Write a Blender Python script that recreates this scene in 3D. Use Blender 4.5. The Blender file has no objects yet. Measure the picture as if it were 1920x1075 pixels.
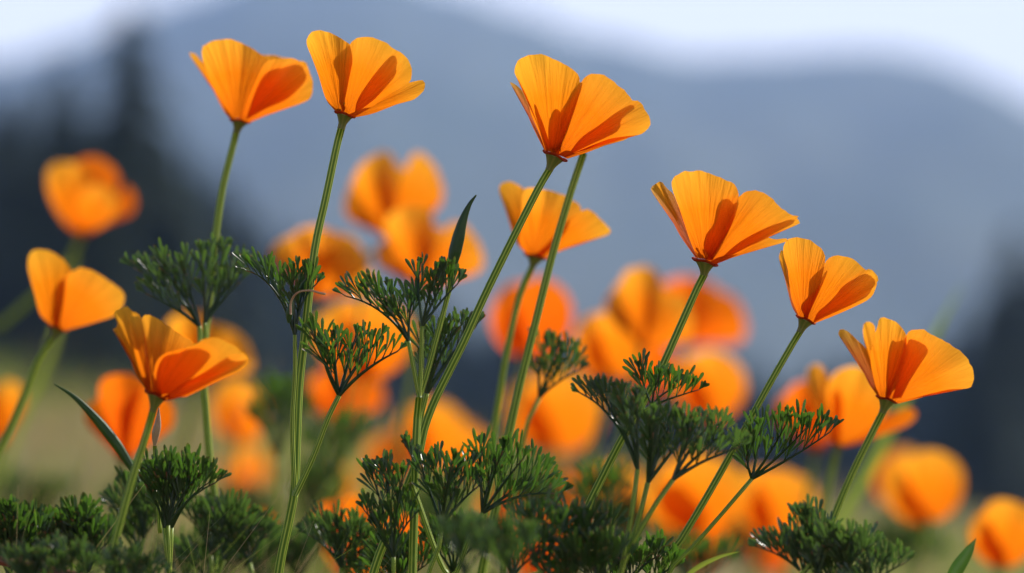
import bpy, math, random
from mathutils import Vector, noise as mnoise
R = random.Random(7)
rad = math.radians
sc = bpy.context.scene
COL = sc.collection

# ------------------------------------------------------------------ camera, sky, sun, exposure
D = 1.06                       # metres to the plane in focus
TAN = 36.0 / 100.0             # frame width per metre (100 mm lens, 36 mm film)
PITCH = math.atan(263 / 1920 * TAN)
cam_d = bpy.data.cameras.new('camera')
cam = bpy.data.objects.new('camera', cam_d)
COL.objects.link(cam)
cam.location = (0, 0, 0)
cam.rotation_euler = (math.pi / 2 + PITCH, 0, 0)
cam_d.lens = 100; cam_d.sensor_width = 36; cam_d.sensor_fit = 'HORIZONTAL'
cam_d.clip_start = 0.05; cam_d.clip_end = 20000
cam_d.dof.use_dof = True
cam_d.dof.focus_distance = D
cam_d.dof.aperture_fstop = 4.6
cam_d.dof.aperture_blades = 0
sc.camera = cam

SUN_EL, SUN_AZ = rad(43), rad(58)      # azimuth measured from the view direction to the right
world = bpy.data.worlds.new('World'); sc.world = world; world.use_nodes = True
wn = world.node_tree
for n in list(wn.nodes): wn.nodes.remove(n)
sky = wn.nodes.new('ShaderNodeTexSky'); sky.sky_type = 'NISHITA'; sky.sun_disc = False
sky.sun_elevation = SUN_EL; sky.sun_rotation = SUN_AZ
sky.air_density = 1.0; sky.dust_density = 2.5; sky.ozone_density = 1.0
bg = wn.nodes.new('ShaderNodeBackground'); bg.inputs['Strength'].default_value = 0.07
wo = wn.nodes.new('ShaderNodeOutputWorld')
# thin white cloud bank low over the horizon, all the way round, breaking up higher
w_tc = wn.nodes.new('ShaderNodeTexCoord'); w_sp = wn.nodes.new('ShaderNodeSeparateXYZ'); wn.links.new(w_tc.outputs['Generated'], w_sp.inputs[0])
w_nz = wn.nodes.new('ShaderNodeTexNoise'); w_nz.inputs['Scale'].default_value = 3.0; w_nz.inputs['Detail'].default_value = 5
w_mp = wn.nodes.new('ShaderNodeMapping'); w_mp.inputs['Scale'].default_value = (1, 1, 2.6); w_mp.inputs['Location'].default_value = (0.35, 0, 0)
wn.links.new(w_tc.outputs['Generated'], w_mp.inputs[0]); wn.links.new(w_mp.outputs[0], w_nz.inputs['Vector'])
w_el = wn.nodes.new('ShaderNodeMapRange'); w_el.inputs[1].default_value = 0.15; w_el.inputs[2].default_value = 0.30; w_el.inputs[3].default_value = 0.62; w_el.inputs[4].default_value = -0.3
wn.links.new(w_sp.outputs[2], w_el.inputs[0])
w_ad = wn.nodes.new('ShaderNodeMath'); w_ad.operation = 'ADD'; wn.links.new(w_el.outputs[0], w_ad.inputs[0]); wn.links.new(w_nz.outputs[0], w_ad.inputs[1])
w_ma = wn.nodes.new('ShaderNodeMapRange'); w_ma.inputs[1].default_value = 0.45; w_ma.inputs[2].default_value = 1.05; w_ma.inputs[4].default_value = 0.92
wn.links.new(w_ad.outputs[0], w_ma.inputs[0])
w_mx = wn.nodes.new('ShaderNodeMix'); w_mx.data_type = 'RGBA'; w_mx.inputs[7].default_value = (15.6, 15.6, 16.2, 1)
wn.links.new(w_ma.outputs[0], w_mx.inputs[0]); wn.links.new(sky.outputs[0], w_mx.inputs[6])
wn.links.new(w_mx.outputs[2], bg.inputs[0]); wn.links.new(bg.outputs[0], wo.inputs[0])
sun_d = bpy.data.lights.new('sun', 'SUN'); sun_d.energy = 5.0; sun_d.angle = rad(0.5); sun_d.color = (1.0, 0.95, 0.86)
sun = bpy.data.objects.new('sun', sun_d); COL.objects.link(sun)
sdir = Vector((math.sin(SUN_AZ) * math.cos(SUN_EL), math.cos(SUN_AZ) * math.cos(SUN_EL), math.sin(SUN_EL)))
sun.rotation_euler = sdir.to_track_quat('Z', 'Y').to_euler()
sun.location = sdir * 30
vs = sc.view_settings
vs.view_transform = 'Standard'; vs.look = 'None'; vs.gamma = 1.0; vs.exposure = 0.5; vs.use_curve_mapping = False
sc.render.engine = 'CYCLES'
cy = sc.cycles
cy.use_denoising = True; cy.use_adaptive_sampling = False
cy.max_bounces = 10; cy.diffuse_bounces = 5; cy.transmission_bounces = 6; cy.volume_bounces = 1
cy.sample_clamp_indirect = 6.0
cy.caustics_reflective = False; cy.caustics_refractive = False

# ------------------------------------------------------------------ helpers
CP, SP = math.cos(PITCH), math.sin(PITCH)
def P(px, py, d=1.0, z=0.0):
    """point seen at photo pixel (px, py), d focus-distances away, z (units of 0.2 mm) further off"""
    dist = d * D + z * 0.0002
    x = (px - 960) / 1920 * TAN * dist
    u = (537.5 - py) / 1920 * TAN * dist
    return Vector((x, dist * CP - u * SP, dist * SP + u * CP))

def tag(o, label=None, cat=None, group=None, kind=None):
    if label: o['label'] = label
    if cat: o['category'] = cat
    if group: o['group'] = group
    if kind: o['kind'] = kind
    return o

def empty(name, loc):
    e = bpy.data.objects.new(name, None); COL.objects.link(e)
    e.location = loc; e.empty_display_size = 0.01
    return e

class MB:
    def __init__(s):
        s.v = []; s.f = []; s.uv = []
    def vert(s, p, u=0.0, v=0.0):
        s.v.append(p); s.uv.append((u, v)); return len(s.v) - 1
    def build(s, name, mat, parent=None, smooth=True):
        me = bpy.data.meshes.new(name)
        off = parent_world(parent)
        me.from_pydata([tuple(Vector(p) - off) for p in s.v], [], s.f)
        uvl = me.uv_layers.new(name='UVMap')
        idx = [0] * len(me.loops); me.loops.foreach_get('vertex_index', idx)
        flat = []
        for i in idx: flat.extend(s.uv[i])
        uvl.data.foreach_set('uv', flat)
        if smooth: me.polygons.foreach_set('use_smooth', [True] * len(me.polygons))
        me.materials.append(mat)
        me.update()
        o = bpy.data.objects.new(name, me); COL.objects.link(o)
        o.parent = parent
        return o

def parent_world(p):
    v = Vector((0, 0, 0))
    while p is not None:
        v = v + p.location; p = p.parent
    return v

def catmull(pts, n):
    pts = [Vector(p) for p in pts]
    if len(pts) < 3:
        return [pts[0].lerp(pts[-1], i / (n - 1)) for i in range(n)]
    ext = [pts[0] * 2 - pts[1]] + pts + [pts[-1] * 2 - pts[-2]]
    dense = []
    for i in range(1, len(ext) - 2):
        p0, p1, p2, p3 = ext[i - 1:i + 3]
        for k in range(12):
            t = k / 12
            dense.append(0.5 * ((2 * p1) + (p2 - p0) * t + (2 * p0 - 5 * p1 + 4 * p2 - p3) * t * t + (3 * p1 - p0 - 3 * p2 + p3) * t ** 3))
    dense.append(pts[-1])
    L = [0]
    for a, b in zip(dense, dense[1:]): L.append(L[-1] + (b - a).length)
    out = []; j = 0
    for i in range(n):
        s = L[-1] * i / (n - 1)
        while j < len(L) - 2 and L[j + 1] < s: j += 1
        dd = L[j + 1] - L[j]
        out.append(dense[j].lerp(dense[j + 1], 0 if dd < 1e-12 else min(1, (s - L[j]) / dd)))
    return out

def tube(mb, pts, radii, seg=10, ribs=0, ribamp=0.14, n=None, cap=True):
    n = n or max(6, len(pts) * 5)
    c = catmull(pts, n)
    t = (c[1] - c[0]).normalized()
    a = t.cross(Vector((0, 1, 0)));
    if a.length < 1e-4: a = t.cross(Vector((1, 0, 0)))
    a.normalize()
    rows = []
    for i, p in enumerate(c):
        t = (c[min(i + 1, n - 1)] - c[max(i - 1, 0)]).normalized()
        a = (a - t * a.dot(t)).normalized(); b = t.cross(a)
        f = i / (n - 1) * (len(radii) - 1); k = min(int(f), len(radii) - 2) if len(radii) > 1 else 0
        r = radii[0] if len(radii) == 1 else radii[k] + (radii[k + 1] - radii[k]) * (f - k)
        row = []
        for s in range(seg + 1):
            th = 2 * math.pi * s / seg
            rr = r * (1 + ribamp * math.cos(ribs * th)) if ribs else r
            row.append(mb.vert(p + a * (math.cos(th) * rr) + b * (math.sin(th) * rr), s / seg, i / (n - 1)))
        rows.append(row)
    for i in range(n - 1):
        for s in range(seg):
            mb.f.append((rows[i][s], rows[i][s + 1], rows[i + 1][s + 1], rows[i + 1][s]))
    if cap:
        for row, p in ((rows[0], c[0]), (rows[-1], c[-1])):
            m = mb.vert(p, 0.5, 0.5)
            for s in range(seg): mb.f.append((row[s], row[s + 1], m))

# ------------------------------------------------------------------ materials
def newmat(name):
    m = bpy.data.materials.new(name); m.use_nodes = True
    nt = m.node_tree
    for n in list(nt.nodes): nt.nodes.remove(n)
    return m, nt, nt.nodes.new('ShaderNodeOutputMaterial')
def N(nt, t, **kw):
    n = nt.nodes.new(t)
    for k, v in kw.items(): setattr(n, k, v)
    return n
def ramp(nt, stops, src):
    r = N(nt, 'ShaderNodeValToRGB')
    e = r.color_ramp.elements
    while len(e) < len(stops): e.new(0.5)
    for el, (p, c) in zip(e, stops): el.position = p; el.color = (*c, 1)
    nt.links.new(src, r.inputs[0]); return r

def petal_material(name, base, mid, tip, trans):
    m, nt, out = newmat(name); L = nt.links.new
    uv = N(nt, 'ShaderNodeUVMap', uv_map='UVMap')
    sep = N(nt, 'ShaderNodeSeparateXYZ'); L(uv.outputs[0], sep.inputs[0])
    r = ramp(nt, [(0.06, base), (0.56, mid), (1.0, tip)], sep.outputs[1])
    mp = N(nt, 'ShaderNodeMapping'); mp.inputs['Scale'].default_value = (15, 0.8, 1); L(uv.outputs[0], mp.inputs[0])
    oi = N(nt, 'ShaderNodeObjectInfo')
    nz = N(nt, 'ShaderNodeTexNoise', noise_dimensions='4D'); nz.inputs['Scale'].default_value = 1.0; nz.inputs['Detail'].default_value = 5; nz.inputs['Roughness'].default_value = 0.6
    L(mp.outputs[0], nz.inputs['Vector']); 
    mu = N(nt, 'ShaderNodeMath', operation='MULTIPLY'); mu.inputs[1].default_value = 40; L(oi.outputs['Random'], mu.inputs[0]); L(mu.outputs[0], nz.inputs['W'])
    st = N(nt, 'ShaderNodeMapRange'); st.inputs[1].default_value = 0.35; st.inputs[2].default_value = 0.7; st.inputs[3].default_value = 1.03; st.inputs[4].default_value = 0.66
    L(nz.outputs[0], st.inputs[0])
    hs = N(nt, 'ShaderNodeHueSaturation'); L(r.outputs[0], hs.inputs['Color']); L(st.outputs[0], hs.inputs['Value'])
    mh = N(nt, 'ShaderNodeMapRange'); mh.inputs[3].default_value = 0.495; mh.inputs[4].default_value = 0.507
    L(oi.outputs['Random'], mh.inputs[0]); L(mh.outputs[0], hs.inputs['Hue'])
    bp = N(nt, 'ShaderNodeBump'); bp.inputs['Strength'].default_value = 1.0; bp.inputs['Distance'].default_value = 0.0018
    L(nz.outputs[0], bp.inputs['Height'])
    pr = N(nt, 'ShaderNodeBsdfPrincipled'); pr.inputs['Roughness'].default_value = 0.5
    pr.inputs['Specular IOR Level'].default_value = 0.14
    L(hs.outputs[0], pr.inputs['Base Color']); L(bp.outputs[0], pr.inputs['Normal'])
    tr = N(nt, 'ShaderNodeBsdfTranslucent'); L(bp.outputs[0], tr.inputs['Normal'])
    mx = N(nt, 'ShaderNodeMix', data_type='RGBA'); mx.inputs[0].default_value = 0.45
    L(hs.outputs[0], mx.inputs[6]); mx.inputs[7].default_value = (*trans, 1)
    L(mx.outputs[2], tr.inputs[0])
    ms = N(nt, 'ShaderNodeMixShader'); ms.inputs[0].default_value = 0.62
    L(pr.outputs[0], ms.inputs[1]); L(tr.outputs[0], ms.inputs[2]); L(ms.outputs[0], out.inputs[0])
    return m
M = {}
M['petal'] = petal_material('petal orange', (0.70, 0.055, 0.002), (0.95, 0.195, 0.005), (1.0, 0.54, 0.05), (1.0, 0.33, 0.008))
M['petal_deep'] = petal_material('petal deep orange', (0.68, 0.05, 0.002), (0.88, 0.13, 0.004), (0.97, 0.27, 0.01), (1.0, 0.19, 0.005))

def green_material(name, c1, c2, rough=0.4, trans=0.3, tcol=(0.25, 0.5, 0.05), stripes=0, tipc=None, spec=0.5):
    m, nt, out = newmat(name); L = nt.links.new
    uv = N(nt, 'ShaderNodeUVMap', uv_map='UVMap')
    sep = N(nt, 'ShaderNodeSeparateXYZ'); L(uv.outputs[0], sep.inputs[0])
    if stripes:
        a = N(nt, 'ShaderNodeMath', operation='MULTIPLY'); a.inputs[1].default_value = stripes * 2 * math.pi; L(sep.outputs[0], a.inputs[0])
        b = N(nt, 'ShaderNodeMath', operation='COSINE'); L(a.outputs[0], b.inputs[0])
        f = N(nt, 'ShaderNodeMapRange'); f.inputs[1].default_value = -0.2; f.inputs[2].default_value = 0.95; L(b.outputs[0], f.inputs[0])
        src = f.outputs[0]
    else:
        tc = N(nt, 'ShaderNodeTexCoord')
        nz = N(nt, 'ShaderNodeTexNoise'); nz.inputs['Scale'].default_value = 160; nz.inputs['Detail'].default_value = 3
        L(tc.outputs['Object'], nz.inputs['Vector'])
        f = N(nt, 'ShaderNodeMapRange'); f.inputs[1].default_value = 0.3; f.inputs[2].default_value = 0.7; L(nz.outputs[0], f.inputs[0])
        src = f.outputs[0]
    mx = N(nt, 'ShaderNodeMix', data_type='RGBA'); mx.inputs[6].default_value = (*c1, 1); mx.inputs[7].default_value = (*c2, 1); L(src, mx.inputs[0])
    colr = mx.outputs[2]
    if tipc:
        g = N(nt, 'ShaderNodeMapRange'); g.inputs[1].default_value = 0.86; g.inputs[2].default_value = 1.0; L(sep.outputs[1], g.inputs[0])
        h = N(nt, 'ShaderNodeMath', operation='MULTIPLY'); L(g.outputs[0], h.inputs[0]); L(sep.outputs[0], h.inputs[1])
        m2 = N(nt, 'ShaderNodeMix', data_type='RGBA'); L(h.outputs[0], m2.inputs[0]); L(colr, m2.inputs[6]); m2.inputs[7].default_value = (*tipc, 1)
        colr = m2.outputs[2]
    pr = N(nt, 'ShaderNodeBsdfPrincipled'); pr.inputs['Roughness'].default_value = rough; pr.inputs['Specular IOR Level'].default_value = spec
    L(colr, pr.inputs['Base Color'])
    tr = N(nt, 'ShaderNodeBsdfTranslucent'); tr.inputs[0].default_value = (*tcol, 1)
    ms = N(nt, 'ShaderNodeMixShader'); ms.inputs[0].default_value = trans
    L(pr.outputs[0], ms.inputs[1]); L(tr.outputs[0], ms.inputs[2]); L(ms.outputs[0], out.inputs[0])
    return m
M['stem'] = green_material('stem green', (0.09, 0.19, 0.008), (0.60, 0.66, 0.11), 0.42, 0.22, (0.22, 0.42, 0.03), stripes=7)
M['leaf'] = green_material('leaf green', (0.008, 0.020, 0.009), (0.026, 0.056, 0.022), 0.30, 0.22, (0.16, 0.38, 0.03), tipc=(0.35, 0.07, 0.07))
M['leaf_pale'] = green_material('leaf grey green', (0.011, 0.027, 0.013), (0.040, 0.076, 0.040), 0.27, 0.22, (0.18, 0.36, 0.05), tipc=(0.35, 0.12, 0.10))
M['grass'] = green_material('blade green', (0.010, 0.035, 0.006), (0.03, 0.08, 0.010), 0.45, 0.16, (0.22, 0.45, 0.03))
M['blade_yellow'] = green_material('blade yellow green', (0.20, 0.26, 0.04), (0.33, 0.33, 0.07), 0.4, 0.35, (0.4, 0.5, 0.05))
M['rim'] = green_material('rim red brown', (0.24, 0.018, 0.006), (0.42, 0.06, 0.012), 0.6, 0.35, (0.7, 0.12, 0.02), spec=0.12)
M['cone'] = green_material('receptacle olive', (0.14, 0.16, 0.03), (0.24, 0.20, 0.05), 0.42, 0.2, (0.3, 0.3, 0.04), stripes=8)
M['stamen'] = green_material('stamen yellow', (0.7, 0.25, 0.01), (0.8, 0.35, 0.02), 0.5, 0.3, (0.8, 0.3, 0.02))
M['bud'] = green_material('bud pinkish', (0.45, 0.26, 0.18), (0.50, 0.38, 0.22), 0.45, 0.25, (0.5, 0.3, 0.15))
M['red_stem'] = green_material('stem dark red', (0.16, 0.03, 0.03), (0.28, 0.07, 0.05), 0.35, 0.1, (0.4, 0.1, 0.05))

def noise_mat(name, stops, scale, detail=6, rough=0.9, bump=0.0):
    m, nt, out = newmat(name); L = nt.links.new
    tc = N(nt, 'ShaderNodeTexCoord')
    nz = N(nt, 'ShaderNodeTexNoise'); nz.inputs['Scale'].default_value = scale; nz.inputs['Detail'].default_value = detail
    L(tc.outputs['Object'], nz.inputs['Vector'])
    r = ramp(nt, stops, nz.outputs[0])
    pr = N(nt, 'ShaderNodeBsdfPrincipled'); pr.inputs['Roughness'].default_value = rough; pr.inputs['Specular IOR Level'].default_value = 0.2
    L(r.outputs[0], pr.inputs['Base Color']); L(pr.outputs[0], out.inputs[0])
    return m
M['meadow'] = noise_mat('meadow soil and turf', [(0.3, (0.05, 0.08, 0.02)), (0.5, (0.14, 0.12, 0.05)), (0.7, (0.24, 0.18, 0.085))], 1.8)
M['mountain'] = noise_mat('mountain woods', [(0.3, (0.05, 0.07, 0.05)), (0.7, (0.09, 0.10, 0.07))], 0.01)
M['hill'] = noise_mat('wooded slope', [(0.35, (0.03, 0.035, 0.025)), (0.62, (0.17, 0.14, 0.09))], 0.03)
M['bark'] = noise_mat('conifer bark', [(0.3, (0.06, 0.045, 0.03)), (0.7, (0.12, 0.09, 0.06))], 3)
M['needles'] = noise_mat('conifer needles', [(0.3, (0.008, 0.018, 0.010)), (0.7, (0.018, 0.032, 0.016))], 0.8)

# ------------------------------------------------------------------ the setting
def ground_z(x, y):
    r = math.hypot(x, y)
    tilt = -0.16 * x * min(1, 6.5 / max(r, 6.5))
    z = -0.225 + 0.015 * min(r, 6.5) + tilt
    if r > 6.5:
        t = r - 6.5
        z -= 0.0055 * min(t, 25) ** 2 * 0.5 + max(0, t - 25) * 0.05
        z = max(z, -14 - 0.004 * t)
    z += 0.02 * mnoise.noise(Vector((x * 0.9, y * 0.9, 3)))
    if r > 60: z += 2.0 * mnoise.noise(Vector((x * 0.01, y * 0.01, 5)))
    return z
mb = MB(); rows = []
rs = [0.02 + 0.25 * 1.125 ** i for i in range(74)]
NA = 72
c0 = mb.vert((0, 0, ground_z(0, 0)))
for r in rs:
    rows.append([mb.vert((r * math.sin(2 * math.pi * k / NA), r * math.cos(2 * math.pi * k / NA), ground_z(r * math.sin(2 * math.pi * k / NA), r * math.cos(2 * math.pi * k / NA)))) for k in range(NA)])
for k in range(NA): mb.f.append((c0, rows[0][(k + 1) % NA], rows[0][k]))
for i in range(len(rows) - 1):
    for k in range(NA): mb.f.append((rows[i][k], rows[i][(k + 1) % NA], rows[i + 1][(k + 1) % NA], rows[i + 1][k]))
tag(mb.build('ground', M['meadow']), kind='structure')
FARR = rs[-1]

def interp(tab, x):
    if x <= tab[0][0]: return tab[0][1]
    for (a, ya), (b, yb) in zip(tab, tab[1:]):
        if x <= b:
            t = (x - a) / (b - a); t = t * t * (3 - 2 * t)
            return ya + (yb - ya) * t
    return tab[-1][1]

def ridge(name, dist, depth, table, mat, zbase, rough, x0=-1400, x1=3300, nx=150, ny=16):
    """a hillside: crest height given as photo row per photo column at its distance"""
    mb = MB(); rows = []
    for j in range(ny + 1):
        row = []; t = j / ny
        for i in range(nx + 1):
            px = x0 + (x1 - x0) * i / nx
            yy = dist - depth * (1 - t)
            x = (px - 960) / 1920 * TAN * dist
            zc = (800 - interp(table, px)) / 1920 * TAN * dist
            s = t ** 0.8
            z = zbase + (zc - zbase) * s
            z += rough * (mnoise.fractal(Vector((x / (dist * 0.06), yy / (dist * 0.06), 7)), 1.0, 2.0, 4)) * (0.3 + 0.7 * math.sin(math.pi * t)) * (1 if t < 1 else 0.4)
            row.append(mb.vert((x * (0.9 + 0.1 * t), yy, z)))
        rows.append(row)
    back = [mb.vert((mb.v[v][0], dist + depth * 0.5, zbase)) for v in rows[-1]]
    rows.append(back)
    for a, b in zip(rows, rows[1:]):
        for i in range(nx): mb.f.append((a[i], a[i + 1], b[i + 1], b[i]))
    return tag(mb.build(name, mat), kind='structure')
MTN = [(-1400, 200), (-500, 260), (0, 110), (120, 75), (230, 35), (340, -10), (500, -60), (700, -70), (860, -20), (960, 15), (1120, 68), (1300, 105), (1430, 100), (1560, 92), (1660, 90), (1760, 108), (1860, 150), (1960, 215), (2200, 330), (2700, 420), (3300, 380)]
ridge('mountain', 2000, 1000, MTN, M['mountain'], -20, 20)
HILL = [(-1400, 120), (-600, 170), (0, 300), (250, 340), (420, 430), (560, 560), (700, 640), (900, 700), (1200, 760), (1500, 800), (1700, 770), (1820, 700), (1920, 620), (2200, 520), (3300, 480)]
ridge('hill', 260, 170, HILL, M['hill'], -16, 2.0, nx=180, ny=24)

# haze
x_, y0_, y1_, zt, zb = 1900, -60, 2560, 400, -60
hz = MB()
vv = [hz.vert(p) for p in [(-x_, y0_, zb), (x_, y0_, zb), (x_, y1_, zb), (-x_, y1_, zb), (-x_, y0_, zt), (x_, y0_, zt), (x_, y1_, zt), (-x_, y1_, zt)]]
hz.f = [(0, 3, 2, 1), (4, 5, 6, 7), (0, 1, 5, 4), (1, 2, 6, 5), (2, 3, 7, 6), (3, 0, 4, 7)]
mh, nt, out = newmat('haze air')
pv = nt.nodes.new('ShaderNodeVolumePrincipled')
pv.inputs['Color'].default_value = (0.37, 0.56, 1.0, 1); pv.inputs['Density'].default_value = 0.00034; pv.inputs['Anisotropy'].default_value = 0.0
nt.links.new(pv.outputs[0], out.inputs['Volume'])
tag(hz.build('haze', mh, smooth=False), kind='stuff', label='pale blue haze hanging over the valley')

# conifers
def conifer_mesh(seed):
    rr = random.Random(seed)
    H = 20.0
    t = MB(); tube(t, [(0, 0, -1), (0.1, 0, H * 0.4), (0, 0.1, H * 0.97)], [0.32, 0.2, 0.03], seg=8, n=10)
    c = MB()
    z = 2.0
    while z < H:
        f = 1 - (z - 2) / (H - 2)
        rad_ = 3.6 * f ** 0.85 + 0.25
        for k in range(9):
            a = rr.random() * 6.283; l = rad_ * rr.uniform(0.65, 1.15)
            d = Vector((math.cos(a), math.sin(a), 0)); s = Vector((-d.y, d.x, 0))
            zz = z + rr.uniform(-0.3, 0.3)
            for q in range(5):
                u0 = 0.12 + q * 0.18; w = (0.6 - 0.07 * q) * (0.5 + f)
                p0 = d * (l * u0) + Vector((0, 0, zz - 0.28 * l * u0 + 0.1))
                p1 = d * (l * (u0 + 0.3)) + Vector((0, 0, zz - 0.28 * l * (u0 + 0.3) - 0.15))
                for sg in (-1, 1):
                    i = c.vert(p0); j = c.vert(p1 + s * (w * sg * rr.uniform(.6, 1.2)) + Vector((0, 0, rr.uniform(-.3, .1)))); kx = c.vert(p1)
                    c.f.append((i, j, kx))
        z += 0.42 + 0.25 * f
    return t, c
protos = []
def conifer(px, py_top, dist, label, hfac=1.0, pi=0):
    top = P(px, py_top, dist / D)
    H = 20.0 * hfac
    loc = Vector((top.x, top.y, top.z - H))
    if len(protos) <= pi:
        e = empty('conifer', (0, 0, 0)); t, c = conifer_mesh(50 + pi)
        tr = t.build('trunk', M['bark'], e); cr = c.build('crown', M['needles'], e, smooth=False)
        protos.append((e, tr, cr))
    else:
        e0, t0, c0 = protos[pi]
        e = e0.copy(); COL.objects.link(e)
        for ch in (t0, c0):
            q = ch.copy(); COL.objects.link(q); q.parent = e
    e.location = loc; e.scale = (hfac * 1.15, hfac * 1.15, hfac); e.rotation_euler = (0, 0, R.uniform(0, 6))
    tag(e, label, 'tree', 'dark conifers far behind the poppies')
CON = [
 (245, 20, 95, 'tallest dark conifer, far out of focus in the upper left', 1.35),
 (120, 130, 105, 'dark blurred conifer just left of the tallest one at upper left', 1.2),
 (20, 170, 110, 'dark blurred conifer at the left edge above the lone round poppy', 1.2),
 (330, 270, 110, 'dark blurred conifer behind the stem of the slightly soft poppy at upper left', 1.1),
 (430, 400, 125, 'small dark blurred conifer lowest on the left slope near the stem', 1.0),
 (185, 260, 85, 'dark blurred conifer in front of the two tallest on the left', 1.0),
 (1905, 430, 130, 'tallest dark blurred conifer at the right edge', 1.25),
 (1850, 560, 125, 'dark blurred conifer second from the right edge', 1.1),
 (1790, 720, 140, 'low dark blurred conifer behind the rightmost sharp poppy', 0.9),
]
for i, (px, py, ds, lab, hf) in enumerate(CON): conifer(px, py, ds, lab, hf, i % 3)

# wooded slope: a mass nobody could count
mb = MB(); rr = random.Random(3)
for i in range(2600):
    px = rr.uniform(-300, 2200); t = rr.uniform(0.15, 1.0)
    dist = 260; depth = 170
    yy = dist - depth * (1 - t); x = (px - 960) / 1920 * TAN * dist
    zc = (800 - interp(HILL, px)) / 1920 * TAN * dist
    z = -16 + (zc + 16) * t ** 0.8
    x *= (0.9 + 0.1 * t)
    h = rr.uniform(3, 7); w = h * 0.22
    base = [mb.vert((x + w * math.cos(a), yy + w * math.sin(a), z + 0.5)) for a in (0, 1.25, 2.5, 3.75, 5.0)]
    mid = [mb.vert((x + w * .55 * math.cos(a + .6), yy + w * .55 * math.sin(a + .6), z + h * .55)) for a in (0, 1.25, 2.5, 3.75, 5.0)]
    tp = mb.vert((x, yy, z + h))
    for k in range(5):
        k2 = (k + 1) % 5
        mb.f.append((base[k], base[k2], mid[k2], mid[k])); mb.f.append((mid[k], mid[k2], tp))
tag(mb.build('distant_wood', M['needles'], smooth=False), kind='stuff', label='dark far-off wood covering the blurred slope')

# meadow grass, out of focus behind the poppies
def grass(name, mat, n, rmin, rmax, hmin, hmax, seed, label, pxmin=-500, pxmax=2400, w=0.0022):
    rr = random.Random(seed); mb = MB()
    for i in range(n):
        r = rmin + (rmax - rmin) * rr.random() ** 0.8
        px = rr.uniform(pxmin, pxmax)
        x = (px - 960) / 1920 * TAN * r; y = r
        if mnoise.noise(Vector((x * 2.2, y * 1.3, seed))) < 0.03: continue
        z = ground_z(x, y) - 0.01
        h = rr.uniform(hmin, hmax); a = rr.uniform(0, 6.28); ln = rr.gauss(0.25, 0.25)
        ww = w * rr.uniform(.6, 1.5) * (0.7 + r * .12)
        s = Vector((math.cos(a), math.sin(a), 0)); o = Vector((ln * h, rr.gauss(0, .25) * h, 0))
        p = Vector((x, y, z)); prev = None
        for k in range(4):
            t = k / 3; c = p + Vector((0, 0, h * t * (1 - .15 * t))) + o * t * t
            q = (mb.vert(c - s * ww * (1 - t * .9), 0.5, t), mb.vert(c + s * ww * (1 - t * .9), 0.5, t))
            if prev: mb.f.append((prev[0], prev[1], q[1], q[0]))
            prev = q
    return tag(mb.build(name, mat), kind='stuff', label=label)
M['straw'] = green_material('straw', (0.28, 0.21, 0.10), (0.38, 0.29, 0.15), 0.6, 0.4, (0.5, 0.38, 0.18))
M['grass_far'] = green_material('meadow green', (0.10, 0.17, 0.03), (0.20, 0.26, 0.05), 0.5, 0.4, (0.35, 0.50, 0.06))
grass('grass', M['grass_far'], 10000, 1.9, 6.8, 0.06, 0.16, 1, 'blurred green meadow grass behind the poppies')
grass('grass', M['straw'], 8000, 1.9, 6.8, 0.06, 0.17, 2, 'blurred dry straw-coloured grass among the green behind the poppies')

grass('grass', M['grass_far'], 1500, 1.06, 1.7, 0.10, 0.19, 5, 'fine green grass blades tangled among the leaves at the bottom', w=0.0006, pxmin=-300, pxmax=2200)
grass('grass', M['straw'], 1100, 1.04, 1.7, 0.10, 0.185, 6, 'fine dry grass blades tangled among the leaves at the bottom', w=0.0005, pxmin=-300, pxmax=2200)
grass('grass', M['straw'], 260, 1.5, 2.6, 0.16, 0.27, 11, 'tall dry grass stalks blurred to streaks at the left', pxmin=-200, pxmax=560, w=0.0011)
grass('grass', M['grass_far'], 300, 1.4, 2.6, 0.15, 0.26, 12, 'tall green grass stalks blurred to streaks between the stems', pxmin=-200, pxmax=1100, w=0.0012)
grass('grass', M['straw'], 420, 0.98, 1.3, 0.15, 0.215, 21, 'thin dry stalks and blades standing among the nearest leaves', w=0.00045, pxmin=-100, pxmax=2000)
grass('grass', M['grass_far'], 300, 0.98, 1.3, 0.15, 0.21, 22, 'thin fresh green blades standing among the nearest leaves', w=0.00045, pxmin=-100, pxmax=2000)
# ------------------------------------------------------------------ poppies
def resample2(pts, n, closed=False):
    return catmull([(x, y, 0) for x, y in pts], n)

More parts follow.
